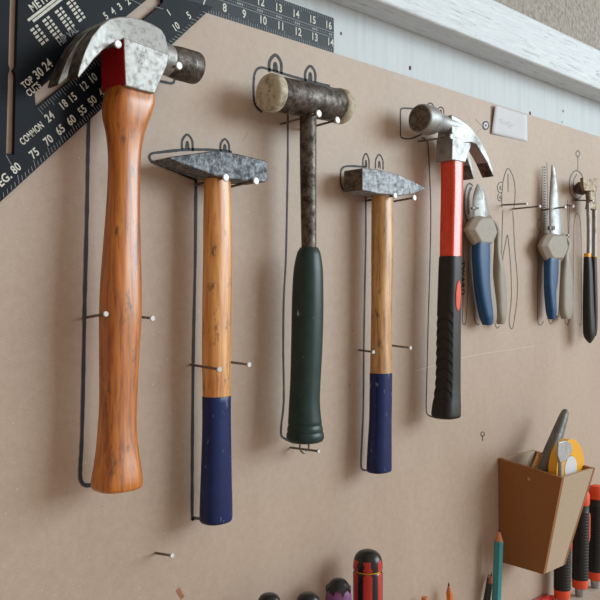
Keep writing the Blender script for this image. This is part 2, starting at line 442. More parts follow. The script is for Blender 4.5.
ink('drawn_outline', [([(502.2,208),(502,200),(502.5,189),(504,178),(508,168.5),(513,176),(515.2,188),(515,200),(514,208)], .9),
    ([(503,210),(502.5,225),(502,245),(501.5,262)], .9),
    ([(513,211),(514,230),(515,250),(517.4,278),(517.3,298),(515,316),(513,327.5),(510.5,327.5),(509.5,320),(511.5,298),(511.2,274),(509.5,250),(507.6,235),(505.2,246),(503,258),(501.8,276)], .9),
    ([(502,193),(499,192),(497.6,187.5),(499,183),(502.5,182)], .9), ([(502,201),(499,200.5),(497.8,197),(499,194)], .9),
    ([(501.5,189.5),(500,188),(501,186)], 1.2), ([(501.5,199),(500,197.5),(501,196)], 1.2), ([(508.2,174),(508.3,192)], 1.1)], 'pen')
ink('drawn_outline', [([(542.5,166),(542,190),(541,222),(541,233)], .7), ([(547,162),(547.6,190),(547.5,215)], .7),
    ([(540.8,219),(538,221),(538,228),(541,231)], .9), ([(541,231),(537.5,240),(537,252),(538.5,262),(537.5,290),(538,320),(540.5,325),(544,321)], 1.0),
    ([(548,318),(551,324),(554,319)], .9), ([(564,316),(567,325),(570.5,317)], .9), ([(567.5,200),(568.5,240)], .7)]
    + [([(543.8,y),(545.8,y+.3)], 1.1) for y in [167+2.7*k for k in range(24)]], 'pen')
ink('drawn_outline', [([(576,170.5),(571,176),(569.5,186),(571.5,195),(577,199),(582,195),(584,186),(582,175)], 1.2, True),
    ([(577,174),(574,180),(573.5,187),(575.5,193)], 1.0), ([(578,170),(578,157)], .9), ([(578,157),(576,153.5),(578,150.5),(580,153.5)], 1.0, True),
    ([(569.5,206),(568.8,250),(569,300),(569.5,318)], .8),
    ([(573.3,300),(573.5,250),(574,224),(577,213.5),(580.5,222),(581.5,250),(581.6,318),(579.5,324)], .8)], 'pen')
bm = bmesh.new()
def disc(bm, px, py, r, h):
    c = P(px, py, h); bm.faces.new([bm.verts.new(c+Vector((math.cos(a)*r, 0, math.sin(a)*r))) for a in [i*math.pi/10 for i in range(20)]])
disc(bm, 486, 125.5, .0055, .0004)
ringm = fin('target_mark', bm, M['paper'], board, smooth=False)
bm = bmesh.new(); ribbon(bm, [(486,121.6),(488.3,123),(488.6,127),(486,129.2),(483.7,128),(483.4,123.6)], 1.3, .0007, True, 0); disc(bm, 486, 125.4, .0016, .0007)
fin('target_ring', bm, M['ink'], ringm, normals=False, smooth=False)
for l_ in (([(476,119),(480,123),(483,126)], 1.3), ([(478,132),(482,129)], .9), ([(244,141),(250,130)], .6), ([(415,371),(440,364),(475,355),(515,349),(535,346)], 1.0)):
    ink('pale_scratch', [l_], 'scuff')
ink('hook_mark', [([(483,431.5),(481,433.5),(482,436),(484.5,435),(484,432)], 1.0), ([(482.6,436),(482.8,441)], 1.0)], 'ink')
for l_ in (([(178,589),(180,593),(183,598)], 3.2), ([(352,330),(353,331)], 1.4), ([(349,385),(350,386)], 1.4)):
    ink('rust_blot', [l_], 'rust_stain')
bm = bmesh.new()
flat_text(bm, 'TWARD', P(462.6, 278, .0006), .0118, -math.pi/2, -.0006)
fin('drawn_lettering', bm, M['ink'], board, smooth=False)

# ------------------------------------------------------------------ nails
def nail(base, head, label, r=.00115, hr=.0033, hmax=None, group='nails in the tan board'):
    b = P(base[0], base[1], 0)
    hh = h_for_x(head[0], b.x)
    hh = max(.012, min(hh, .058)); tip = P(head[0], head[1], hh)
    return nail3(b, tip, label, r, hr, group)
def nail3(b, tip, label, r=.00115, hr=.0033, group='nails in the tan board'):
    e = empty('nail', b, label, 'nail', group)
    d = (tip-b).normalized()
    bm = bmesh.new(); cyl(bm, b-d*.0015, tip, r, N=12); fin('shank', bm, M['nail_shank'], e)
    bm = bmesh.new(); cyl(bm, tip-d*.0004, tip+d*.0013, hr, N=20, profile=[(0, hr*.6), (.25, hr), (.7, hr), (1, hr*.82)])
    fin('nail_head', bm, M['zinc'], e)
    return e
def nail_beside(base, head, row, h, rho, n, label, **k):
    """nail standing just left of a handle (row = py, left, right pixels of the handle there)"""
    q = n/(n-1); cx = (row[1]+row[2])/2; sc = scale_at(cx, h)
    a = (row[2]-row[1])/2/(((sc*KX(cx))**q+(rho*sc*KY(cx))**q)**(1/q))
    xl = P(cx, row[0], h).x-a-.0035; hh = .02
    while P(head[0], head[1], hh).x > xl and hh < .07: hh += .001
    return nail3(P(base[0], base[1], 0), P(head[0], head[1], hh), label, **k)
def nail_h(head, hh, droop, label, dx=0.0, **k):
    """nail whose head is seen at pixel head, hh off the board; base shifted by droop (up) and dx"""
    t = P(head[0], head[1], hh); b = Vector((t.x+dx, 0, t.z+droop))
    return nail3(b, t, label, **k)

# ------------------------------------------------------------------ angle square (black, top left)
hS = .0046
def xz(p): return (p.x, p.z)
T = P(213, 7.0, hS); A0 = P(2, 200.5, hS)
dh = (A0-T); ang = math.atan2(-dh.z, -dh.x)        # hypotenuse angle
mid = P(112, 101, hS)
tm = (mid-T).dot(dh.normalized()); L = T + dh.normalized()*tm*2.06
tilt = ang - math.pi/4
Q = Vector((L.x+(T.z-L.z)*math.tan(.02), 0, T.z+(T.x-L.x)*math.tan(.0)))   # right-angle corner
top_dir = (P(187, 0, hS)-T).normalized()
Q = T + top_dir*(T.x-L.x)
sq = empty('angle_square', Vector((L.x, 0, L.z)), 'black triangular square with white scale numbers, behind the head of the wooden claw hammer', 'square')
slot1 = [P(10.6,-14,hS),P(18,-14,hS),P(16,66,hS),P(13.5,70,hS),P(15.6,75,hS),P(14,154.5,hS),P(6.3,153.5,hS),P(8.3,75,hS),P(10,69,hS),P(8.6,64,hS)]
slot2 = [P(34.8,92.6,hS),P(36,107,hS),P(62.4,86.3,hS),P(158,7,hS),P(163,1.5,hS),P(162,-3,hS),P(155,-5,hS),P(146.5,0,hS),P(95,42,hS)]
plate = flat_cut('plate', [xz(T), xz(L), xz(Q)], [[xz(p) for p in slot1], [xz(p) for p in slot2]], -hS, -.0005, M['square_black'], sq, .0004)
bm = bmesh.new(); yT = hS+.0003
def txt(s, px, py, size, a=ang, sx=.92, b=None): flat_text(bm if b is None else b, s, P(px, py, yT), size, a, -yT, sx)
for s, x, y in (('80',16,168.5),('75',34.5,153.5),('70',48.5,140.5),('65',60.5,130),('60',71.5,120.5),('55',82.5,110.5),('50',92.5,101),('45',103,91.5),('10',176,27),('5',189,15.5),
                ('24',49.7,117),('18',63.5,105),('15',72.7,98),('12',84,86.5),('10',93,78.5)): txt(s, x, y, .0090, sx=.86)
txt('COMMON', 32, 133.5, .0074, sx=.70); txt('DEG.', 1.5, 182, .0092)
txt('TOP', 27.6, 82.6, .0070, sx=.8); txt('CUTS', 33.6, 89.4, .0070, sx=.8); txt('30', 38.6, 73.6, .0098, sx=.85); txt('24', 47.6, 65.2, .0098, sx=.85)
txt('METRIC', 43, 0, .0088)
for s, x, y in (('5',106,16),('4',113.3,11.5),('3',120,6.7),('2',128,1.6),('1',169,12.7)): txt(s, x, y, .0082)
fin('scale_number', bm, M['print'], plate, smooth=False)
bm = bmesh.new(); txt('HIP VAL', 68, 36, .0072, sx=.85)
fin('hip_lettering', bm, M['print_dim'], plate, smooth=False)
e1 = Vector((math.cos(ang), 0, math.sin(ang))); e2 = Vector((math.sin(ang), 0, -math.cos(ang)))
bm = bmesh.new()
def bar(c, a, b): # bar in plane, half lengths
    vs = [bm.verts.new(c+e1*sx*a+e2*sy*b) for sx, sy in ((-1,-1),(1,-1),(1,1),(-1,1))]; bm.faces.new(vs)
for k in (0, 1):
    p0, p1 = P(27.5+5*k, 20+.8*k, yT), P(62+5*k, -5+.8*k, yT); bar((p0+p1)/2, (p1-p0).length/2, .0010)
for cx, cy, nr in ((32.5,29.5,5),(44.5,20.5,6),(57,11.5,6),(68.5,3,6)):
    for r in range(nr):
        for q, wdt in ((0, .0023), (1, .0016)):
            bar(P(cx, cy, yT)+e2*(r*.0031)+e1*(q*.0048+random.uniform(-.0003,.0003)), wdt*.85, .00095)
fin('table_print', bm, M['print'], plate, smooth=False)
bm = bmesh.new()
def tick(a, b, wd):
    d = (b-a).normalized(); n = Vector((-d.z, 0, d.x))*wd
    bm.faces.new([bm.verts.new(v_) for v_ in (a-n, b-n, b+n, a+n)])
Tt = Vector((T.x, -yT, T.z)); Lt = Vector((L.x, -yT, L.z)); Qt = Vector((Q.x, -yT, Q.z))
for th in range(2, 89):
    t = math.radians(th); s = math.sin(t)/(math.sin(t)+math.cos(t)); p = Tt+(Lt-Tt)*s; d = (Qt-p).normalized()
    tick(p+d*.001, p+d*(.0075 if th % 5 == 0 else .0048), .00022)
for k in range(34):
    p = P(38+k*2.3, 108-k*1.93, yT); tick(p, p+e2*(.006 if k % 5 == 0 else .0035), .0002)
for a_, b_ in (((150,5),(163,9)),((128,-2),(142,5)),((6,155),(12,166))): tick(P(*a_, yT), P(*b_, yT), .00022)
fin('scale_tick', bm, M['print_dim'], plate, smooth=False)

# ------------------------------------------------------------------ framing square tongue (ruler along the top)
yR = .0012
x1 = P(334, 30, -yR).x; x0 = P(196, 0, 0).x-.08
z0r, z1r = ZB+.0003, ZB+.0384
rul = empty('steel_ruler', Vector((x1, .0042, z0r)), 'dark ruler with two rows of inch numbers, above the top edge of the tan board', 'ruler')
bm = bmesh.new(); box(bm, (x0, yR, z0r), (x1, .0042, z1r)); fin('blade', bm, M['ruler'], rul, bevel=.0003)
bl = rul.children[0] if rul.children else None
bm = bmesh.new(); yq = -yR+.0003
inch = .0254
X13 = P(278.6, 6, yq).x
for k in range(8, 17): 
    xk = X13+(k-13)*inch*.97
    if xk < x1-.002: flat_text(bm, str(k), Vector((xk, -yq, z1r-.0102)), .0112, 0, 0, .9)
X12 = P(298, 31, yq).x
for k in range(7, 15):
    xk = X12+(k-12)*inch*.97
    if xk < x1-.002: flat_text(bm, str(k), Vector((xk, -yq, z0r+.0102)), .0112, 0, 0, .9)
fin('inch_number', bm, M['print'], bl, smooth=False)
bm = bmesh.new(); step = inch*.97/8; n = int((x1-x0)/step)
for k in range(n):
    xk = x1-.001-k*step; l = .0062 if k % 8 == 0 else (.0048 if k % 4 == 0 else .0034)
    for za, zb_ in ((z1r-.0004, z1r-.0004-l), (z0r+.0004, z0r+.0004+l)):
        tick(Vector((xk, -yq, za)), Vector((xk, -yq, zb_)), .00028)
zc = (z0r+z1r)/2
for zz in (zc-.0028, zc+.0028): tick(Vector((x0, -yq, zz)), Vector((x1, -yq, zz)), .00028)
xk = x0; k = 0
while xk < x1-.003:
    if k % 9 < 3: tick(Vector((xk, -yq, zc)), Vector((xk+.0020, -yq, zc)), .0012)
    else: tick(Vector((xk+.0006, -yq, zc)), Vector((xk+.0014, -yq, zc)), .0005)
    xk += .0029; k += 1
fin('ruler_tick', bm, M['print_dim'], bl, smooth=False)

# ------------------------------------------------------------------ generic claw head
def claw_loft(bm, st, hc, split, gap_tip, flip=False):
    """st: (outer px, inner px, half width, top factor). px taken at the front side (hc+hw)"""
    def quad(o, i, ha, hb, hp, tf=1.0):
        po, pi = P(*o, hp), P(*i, hp)
        c = (ha+hb)/2; ta = c+(ha-c)*tf; tb = c+(hb-c)*tf
        return [Vector((po.x, -ta, po.z)), Vector((pi.x, -ha, pi.z)), Vector((pi.x, -hb, pi.z)), Vector((po.x, -tb, po.z))]
    m = len(st)-1-split
    for sgn in (1, -1):
        rr = []
        for k, (o, i, hw, tf) in enumerate(st):
            g = max(0, .0004+gap_tip*(k-split)/m) if k >= split else 0.00002
            q = quad(o, i, hc+sgn*hw, hc+sgn*g, hc+hw, 1.0)
            q[0].y = -(hc+sgn*(g+(hw-g)*tf))
            rr.append(q)
        loft(bm, rr)

# ------------------------------------------------------------------ hammer 1: wooden claw hammer
h1 = .035
ham = empty('claw_hammer', P(116, 490, h1), 'largest claw hammer, with plain varnished wooden handle, in front of the black square', 'hammer', 'hammers on the tool board')
bm = bmesh.new()
hw = .0170
st = [((169,35),(170,56),hw*.93,.70), ((165,27.5),(166,54.5),hw,.68), ((156,22),(157,51),hw,.68), ((146,17.8),(146,47),hw,.68), ((134,15),(135,42.5),hw,.70), ((122,15.5),(124,38.5),hw,.80),
      ((111,18),(113,43),hw*1.04,.9), ((101,25),(103,50),.0185,1), ((92,36),(94.5,58.5),.0200,1), ((85,51),(88,67),.0212,1), ((80,66),(82.5,73.5),.0222,1), ((77.5,76),(79,78),.0228,1)]
claw_loft(bm, st, h1, 7, .0062)
prism(bm, [(123.5,37),(146,45.5),(169.5,54.5),(167,66),(155,93.5),(140,90),(125.5,85.5)], h1-hw-.0003, h1+hw+.0003)
a, b = P(157, 57.5, h1), P(196.5, 66, h1); b.z = a.z-.0008
L1 = (b-a).length
cyl(bm, a, b, .0125, N=40, profile=[(0, .0128), (.28, .0128), (.42, .0136), (.55, .0140), (.94, .0140), (.98, .0136), (1, .0127)])
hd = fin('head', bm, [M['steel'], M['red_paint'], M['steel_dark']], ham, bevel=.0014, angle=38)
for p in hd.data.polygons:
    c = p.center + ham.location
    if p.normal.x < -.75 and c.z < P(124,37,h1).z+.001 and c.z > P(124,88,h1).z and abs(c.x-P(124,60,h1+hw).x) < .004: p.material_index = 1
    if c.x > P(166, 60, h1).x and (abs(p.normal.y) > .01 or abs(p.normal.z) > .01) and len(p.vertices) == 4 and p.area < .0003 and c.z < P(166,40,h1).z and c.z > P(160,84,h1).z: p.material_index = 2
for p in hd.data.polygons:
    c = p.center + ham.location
    if c.x < P(96, 60, h1+hw).x and (p.normal.x < -.25) and abs(p.normal.y) < .6: p.material_index = 2  # shade on the outer claw faces, painted with the darker steel
shaft('handle', M['wood_a'], ham, [(90.5,106,153.5,6),(96,104.5,154.5,6),(104,102.3,154.5,4.5),(114,102,151.5,4),(122,103,148.5,3.4),(132,105.3,145,3),(148,107.3,141.8,2.8),(166,108,140.5,2.7),(200,106.5,140.3,2.7),(250,102.7,141,2.7),(283,100.2,141.8,2.7),
      (317,99,141.8,2.7),(350,99,139.8,2.7),(400,99.2,137.4,2.7),(425,97.8,137,2.7),(450,95.7,138.9,2.7),(468,93,141.6,2.7),(480,91,143,2.7),(485,90.8,143,2.7)], h1, rho=.86, N=56, step=5, round_bot=.0035)
bm = bmesh.new()

# ------------------------------------------------------------------ hammer 2: cross-peen, blue dipped end
h2 = .027
ham2 = empty('cross_peen_hammer', P(216, 522, h2), 'wide hammer head with wedge pointing left, on pale wooden handle dipped blue', 'hammer', 'hammers on the tool board')
bm = bmesh.new()
prism(bm, [(170.5,156.8),(217,150.3),(239,154),(264.5,160.2),(268,163),(268.5,179),(265.5,182.3),(233,179.5),(216,176.3),(195,168.5),(170.5,159.6)], h2-.0135, h2+.0135)
fin('head', bm, M['steel_blue'], ham2, bevel=.0012)
shaft('handle', M['wood_b'], ham2, [(172,205,230),(190,204,231.2),(220,203.3,231.8),(250,203.2,232.5),(300,202.4,231.8),(350,202,231),(398,202.6,230.6)], h2, rho=.80, n=2.5, N=48)
shaft('grip', M['blue_dip'], ham2, [(396.5,202.1,231.1),(420,202.2,231),(442,201.8,231.3),(480,200.5,232),(505,199.6,232.6),(519,199.4,232.6)], h2, rho=.80, n=2.5, N=48, round_bot=.003, round_top=.0004)

# ------------------------------------------------------------------ hammer 3: mallet
h3 = .034
mal = empty('mallet', P(305, 440, h3), 'mallet with pale plastic faces, dark steel shaft and dark green grip', 'mallet', 'hammers on the tool board')
zc3 = P(300, 99, h3).z
def ax(px, py): v = P(px, py, h3); return Vector((v.x, v.y, zc3 + (v.z-zc3)*.75))
p0, p1, p2, p3 = ax(267.5,92.4), ax(276,94), ax(336,104.6), ax(343.5,106)
bm = bmesh.new(); cyl(bm, p1, p2, .0165, N=48, profile=[(0,.0158),(.02,.0168),(.5,.0170),(.98,.0168),(1,.0158)])
fin('head', bm, M['steel_dark'], mal, angle=50)
for a, b in ((p1, p0), (p2, p3)):
    bm = bmesh.new(); cyl(bm, a, b, .017, N=48, profile=[(0,.0165),(.1,.0178),(.75,.0180),(.95,.0170),(1.02,.0150),(1.06,.009)])
    fin('plastic_face', bm, M['mallet_plastic'], mal, angle=60)
shaft('shaft', M['steel_dark'], mal, [(105,299.6,316.6),(160,299.8,316.4),(255,301.5,316.4)], h3, rho=1, N=32)
def grooves(r):
    out = []
    for i, q in enumerate(r): out.append(q)
    return out
shaft('grip', M['green_rubber'], mal, [(248.5,299.5,318.5),(252,297.3,320.3),(268,293.8,322.8),(290,292.2,323.4),(310,291.6,323.5),(345,291,322.6),(383,290,320.6),(402,289,320),(418,288.1,321.2),(423,287.9,321.9),(424.5,288.4,321.4),(426,287.6,322.4),(430,287,323.2),(431.5,287.5,322.7),(433,286.5,323.7),(438,286.2,324.2)], h3, rho=.92, n=2.2, N=48, step=3, round_bot=.004, round_top=.001)

# ------------------------------------------------------------------ hammer 4: small cross-peen
h4 = .024
ham4 = empty('cross_peen_hammer', P(379, 472, h4), 'small hammer with pointed end to the right, on wooden handle dipped navy', 'hammer', 'hammers on the tool board')
bm = bmesh.new()
prism(bm, [(362.3,168),(376,168.8),(398,174.2),(414,181.5),(424.6,187.3),(425,189.4),(412,194.2),(399,195.8),(378,193.6),(362.3,190.2)], h4-.0138, h4+.0125)
hd4 = fin('head', bm, [M['steel_pale'], M['rust_face']], ham4, bevel=.001)
for p in hd4.data.polygons:
    if p.normal.x < -.8: p.material_index = 1
shaft('handle', M['wood_c'], ham4, [(188,371.8,393.2),(205,371.5,393.3),(250,371.2,393.4),(300,371.2,392.3),(345,370.6,392),(375,370,392)], h4, rho=.82, n=2.5, N=40)
shaft('grip', M['blue_dip'], ham4, [(373,369.7,392.3),(400,369.4,392),(420,369,391.8),(450,367.2,391.8),(466,366.4,391.8),(470,366.4,391.8)], h4, rho=.82, n=2.5, N=40, round_bot=.002)

# ------------------------------------------------------------------ hammer 5: red and black claw hammer
h5 = .032
ham5 = empty('claw_hammer', P(446, 416, h5), 'claw hammer with bright red shaft and ribbed black rubber grip', 'hammer', 'hammers on the tool board')
bm = bmesh.new(); hw5 = .0112
st5 = [((453,114.3),(452.5,142),hw5,.8), ((457.5,116.2),(458,142.6),hw5,.82), ((462,119),(464,143),hw5*1.05,.85), ((470.5,126),(471.5,142.5),.0135,.95), ((478,135.5),(476.3,144.5),.0165,1), ((484,146.5),(481,152),.019,1), ((489.3,159),(487.3,162.5),.021,1), ((494.6,175.8),(493.4,176.8),.0222,1)]
claw_loft(bm, st5, h5, 3, .0058)
prism(bm, [(452.6,136),(472,141.5),(470.5,148),(465.5,162.5),(452,159.8)], h5-hw5-.0004, h5+hw5+.0004)
a, b = P(419.2,118.2,h5), P(453,127,h5); b.z = a.z+.0005
cyl(bm, a, b, .0155, N=40, profile=[(0,.0152),(.02,.0164),(.06,.0168),(.30,.0168),(.40,.0148),(.52,.0112),(.7,.0105),(1,.0105)])
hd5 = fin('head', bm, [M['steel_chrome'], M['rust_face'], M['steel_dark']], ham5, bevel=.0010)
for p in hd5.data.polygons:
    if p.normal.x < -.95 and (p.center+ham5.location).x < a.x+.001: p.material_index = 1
    elif (p.center+ham5.location).x > P(474,140,h5).x and p.normal.x < -.2 and p.normal.z < -.05: p.material_index = 2  # painted shade: darker steel on prong faces turned left and down
shaft('shaft', M['orange'], ham5, [(150,440.6,463),(170,440.8,463.2),(200,440.6,462.8),(230,440,462),(260,439.6,461.4)], h5, rho=.95, n=5, N=48)
def ribs(rings):
    out = []
    for r in rings:
        c = sum(r, Vector())/len(r); q = []
        for p in r:
            d = p-c; th = math.atan2(-d.y, -d.x)      # 0 = facing -x, pi/2 = facing -y
            zt = P(446, 308, h5).z; zb = P(446, 402, h5).z
            k = 1.0
            if zb < c.z < zt and -1.2 < th < .95:
                edge = min(1, (c.z-zb)/.008, (zt-c.z)/.008, (th+1.2)/.2, (.95-th)/.12)
                ph = (c.z + .0075*(th-.1)**2*1.2)/.0118
                s = ph-math.floor(ph)
                k = 1-edge*.115*(s**1.5)
            q.append(c+d*k)
        out.append(q)
    return out
shaft('grip', M['black_rubber'], ham5, [(257,439,461.8),(268,438.4,461.9),(280,438,461.8),(313,436.9,461),(347,436,460.8),(380,435.2,460.7),(396,433.6,460.8),(406,432,461),(413,431.2,461),(415.5,431.3,461)], h5, rho=.95, n=3.2, N=96, step=.8, mod=ribs, round_bot=.003, round_top=.0006, angle=60)
for nm, pts in (('grip_inlay', [(457,285),(459,279.5),(460.8,284),(461,296),(460,308),(458,311.5),(456.2,306),(456,294)]), ('grip_arrow', [(457.6,389),(460,403.5),(455,403.5)])):
    bm = bmesh.new(); prism(bm, pts, h5+.006, h5+.0130, h5+.0128); fin(nm, bm, M['orange_soft'], ham5, bevel=.0004)

# ------------------------------------------------------------------ pliers
def strip(bm, rows, h, b, n=3.2, N=32, step=4, rt=.001, rb=.001):
    loft(bm, shaft_rings(rows, h, b=b, n=n, N=N, step=step, round_top=rt, round_bot=rb))
def facet(bm, pts, h, hb, hf, kb=.82, kf=.66, lift=(0, 0)):
    """faceted block: outline at its middle depth, smaller back and front faces"""
    w_ = [P(x, y, h) for x, y in pts]; c = sum(w_, Vector())/len(w_); rr = []
    for hh, k in ((h-hb, kb), (h-hb*.25, 1), (h+hf*.25, 1), (h+hf, kf)):
        rr.append([Vector((c.x+(p.x-c.x)*k, -hh, c.z+(p.z-c.z)*k+(lift[1]/900 if hh > h+hf*.5 else 0))) for p in w_])
    loft(bm, rr)
hp = .016
pl = empty('diagonal_pliers', P(490, 324, hp), 'pliers with short wedge-shaped jaws and blue and grey handles, right beside the red-shafted hammer', 'pliers', 'pliers on the tool board')
bm = bmesh.new(); strip(bm, [(184.5,477,479.5),(190,474.6,483.5),(197,473,486.3),(205,472.4,488),(213,472.6,489.3),(222,473,489.5)], hp, .0060, n=1.4, rt=.0004)
for fpts in ([(479.5,186),(485.3,196),(483.5,200),(480,197)],): pass
jw = fin('jaw', bm, M['steel_chrome'], pl, angle=30)
bm = bmesh.new(); prism(bm, [(472.8,207),(479,207),(479,209),(472.8,209)], hp+.002, hp+.0048); fin('spring_clip', bm, M['steel_dark'], jw)
bm = bmesh.new(); facet(bm, [(476,214.5),(489,214.5),(492.5,224),(495,233),(492.2,241),(489,247),(475,247),(471,240),(465.5,229.5),(470.5,220)], hp, .008, .0085, kf=.74)
fin('joint', bm, M['pliers_grey'], pl, angle=20, bevel=.0012)
bm = bmesh.new(); strip(bm, [(219,488,494),(224,491,498),(231,493.5,500.5),(240,494,500.2),(252,493.6,501),(265,493,503.5),(280,493.2,505.9),(295,494,506.7),(310,494.6,506.8),(319,495.4,506),(323.5,496.6,504.8)], hp-.003, .0062, n=2.8)
fin('handle', bm, M['pliers_grey'], pl, angle=30)
bm = bmesh.new(); strip(bm, [(239,475,492),(250,475,492),(270,476,492.5),(290,478,494.8),(305,480.4,496.6),(318,484,497),(323,487,496)], hp+.0002, .0064, n=3)
hb = fin('handle', bm, M['pliers_grey'], pl, angle=30)
bm = bmesh.new(); strip(bm, [(241,472.2,490),(252,471.6,490.4),(268,472.3,490.2),(284,473.6,490.4),(298,475.4,491.6),(310,477.6,493),(319,479.8,493.4),(324.3,482.2,492)], hp+.0009, .0074, n=3)
fin('grip', bm, M['pliers_blue'], hb, angle=30)

pl2 = empty('long_nose_pliers', P(556, 319, hp), 'long-nose pliers with a slim tapering tip and blue and grey handles', 'pliers', 'pliers on the tool board')
bm = bmesh.new(); strip(bm, [(165.5,551.3,554),(172,551,555.8),(187,549.8,557.8),(205,549,560.3),(220,549.3,561.8),(234,549.6,562.6),(240,550,562)], hp, .0050, n=1.6, rt=.0006)
jw2 = fin('jaw', bm, M['steel_chrome'], pl2, angle=30)
bm = bmesh.new(); prism(bm, [(549.8,226),(555,226),(555,230),(549.8,230)], hp+.001, hp+.0045); fin('spring_clip', bm, M['steel_dark'], jw2)
bm = bmesh.new(); facet(bm, [(547,233),(563.5,233),(565,240),(566,248),(563.5,255),(560,262),(547,262),(543.5,256),(539.5,246),(543,238)], hp, .008, .0082, kf=.74)
fin('joint', bm, M['pliers_grey'], pl2, angle=20, bevel=.0011)
bm = bmesh.new(); strip(bm, [(235,561,566),(239,563,570),(244,564.5,572.3),(249,563,571.5),(254,561.5,569.8),(262,560.3,570.5),(276,559.7,572.8),(292,559.4,573.3),(304,559.4,573.4),(313,559.6,572.4),(318.3,560.8,571)], hp-.003, .0060, n=2.8)
fin('handle', bm, M['pliers_grey'], pl2, angle=30)
bm = bmesh.new(); strip(bm, [(255,545.8,560.8),(270,545.8,560.4),(290,546.5,559.4),(305,547.8,558.8),(315,549.6,558)], hp+.0002, .0056, n=3)
hb2 = fin('handle', bm, M['pliers_grey'], pl2, angle=30)
bm = bmesh.new(); strip(bm, [(257.5,544.5,558.8),(266,543.9,558.9),(284,543.8,557.8),(290,543.9,556.6),(302,544.7,556.6),(312,545.8,556.8),(318.6,547.6,555.6)], hp+.0009, .0066, n=3)
fin('grip', bm, M['pliers_blue'], hb2, angle=30)

# ------------------------------------------------------------------ pincers at the right edge
hq = .020
pin = empty('pincers', P(590, 342, hq), 'pincers with square rusty head and slim black handles ringed in yellow', 'pincers', 'pliers on the tool board')
bm = bmesh.new()
prism(bm, [(583.2,177.5),(598.6,178.5),(597.6,187),(596,191),(584.8,190.5),(583.6,186)], hq+.003, hq+.008)
strip(bm, [(186,584.5,597.5),(190,585,596.5),(196,585.5,596),(203,586,596.5),(209,585,596.4)], hq, .005, n=2.6)
M['rusty'] = m_metal('rusty_pincer_steel', (.34,.27,.20,1), (.12,.08,.05,1), .45, .7, 180, .35, .6)
fin('head', bm, M['rusty'], pin, bevel=.001)
bm = bmesh.new(); cyl(bm, P(577.5,188,.008), P(581.5,188.5,.008)+Vector((0,-.004,0)), .0095, N=28, profile=[(0,.006),(.25,.0095),(.8,.0105),(1,.009)])
fin('jaw', bm, M['rust_face'], pin)
for rows, hh in (([(203,586,590.2),(230,586.6,590.8),(256,586.4,590.8)], hq+.003), ([(192,591.6,596.6),(220,592,596.6),(256,591.8,596.4)], hq-.001)):
    bm = bmesh.new(); loft(bm, shaft_rings(rows, hh, rho=1, N=20)); fin('handle_rod', bm, M['steel_chrome'], pin)
for rows, rr, hh in (([(257,583.6,591.4),(270,583.2,592.6),(306,582.6,594),(328,582.8,595.2),(337,583.8,595),(343,588.6,591)], [(253.4,584,591),(258.6,583.6,591.2)], hq+.003),
                 ([(257,590.8,596.8),(280,591,597.4),(310,592,597.8),(330,593,597.4),(336,594.2,596.2)], [(253.6,591.2,596.6),(258.6,591,596.8)], hq-.003)):
    bm = bmesh.new(); loft(bm, shaft_rings(rows, hh, rho=.75, n=2.6, N=28, step=4)); g = fin('grip', bm, M['black_rubber'], pin, angle=50)
    bm = bmesh.new(); loft(bm, shaft_rings(rr, hh, rho=.78, n=2.6, N=28)); fin('ring', bm, M['yellow'], g)

# ------------------------------------------------------------------ paper slip
bm = bmesh.new(); nx, nz = 10, 8; g = []
for i in range(nx+1):
    s = i/nx; col = []
    for j in range(nz+1):
        t = j/nz; px = (495.4*(1-s)+527.2*s)*(1-t)+(491.5*(1-s)+527.5*s)*t; py = (104.8*(1-s)+115*s)*(1-t)+(133.5*(1-s)+141.8*s)*t
        hh = .0006+.0035*max(0,1-s*1.6)**2*(1-.6*t)
        col.append(bm.verts.new(P(px, py, hh)))
    g.append(col)
for i in range(nx):
    for j in range(nz): bm.faces.new((g[i][j], g[i+1][j], g[i+1][j+1], g[i][j+1]))
bmesh.ops.recalc_face_normals(bm, faces=bm.faces[:])
pp = fin('paper_slip', bm, M['paper'], None, origin=P(510, 140, .0008), angle=80)
so = pp.modifiers.new('solid', 'SOLIDIFY'); so.thickness = .00015
tag(pp, 'small pale paper slip stuck under the white strip, right of the red hammer head', 'paper')
bm = bmesh.new()
for pts in ([(500,121),(502,119),(503,123),(505,121)], [(506,124),(509,122),(512,126),(515,124)]): ribbon(bm, pts, .5, .0036, wob=0)
M['faint'] = m_plain('faint_pencil', lin(182,184,194), .8, 0, .05, 60)
fin('faint_writing', bm, M['faint'], pp, normals=False, smooth=False)

# ------------------------------------------------------------------ nails
nail_h((117.5,44.2), h1+.024, .004, 'nail whose head shows under the claws of the wooden claw hammer')
nail_h((178.6,65.8), h1+.017, .003, 'nail across the striking end of the wooden claw hammer')
nail_beside((83,318), (105.5,314), (317,99,141.8), h1, .86, 2.7, 'nail crossing the left edge of the plain wooden handle', hr=.0023)
nail((136,316.5), (152,318.3), 'nail sticking out right of the plain wooden handle', hr=.0026)
nail_h((225.4,177.6), h2+.0165, -.002, 'nail under the middle of the wide cross-peen head, above its wooden handle', hr=.0036)
nail_h((255.6,181.0), h2+.0165, -.002, 'nail under the square end of the wide cross-peen head', hr=.0036)
nail_beside((190.5,364.6), (219,369.4), (365,202,231), h2, .80, 2.5, 'long nail crossing the wooden handle just above its blue end, on the wide hammer', hr=.0026)
nail((222,361), (248.6,364.6), 'nail sticking out right of the wide hammer, above its blue end', hr=.0026)
nail_h((318.4,113.7), h3+.0185, -.002, 'nail under the mallet head, in front of its steel shaft', hr=.0037)
nail_h((337,120.2), h3+.0150, -.002, 'nail under the right end of the mallet head', hr=.0036)
nail((290.5,447.5), (318,451.2), 'thin dark nail just below the green mallet grip', hr=.0020)
nail_h((394.6,195.6), h4+.0165, -.002, 'nail under the middle of the small cross-peen head', hr=.0034)
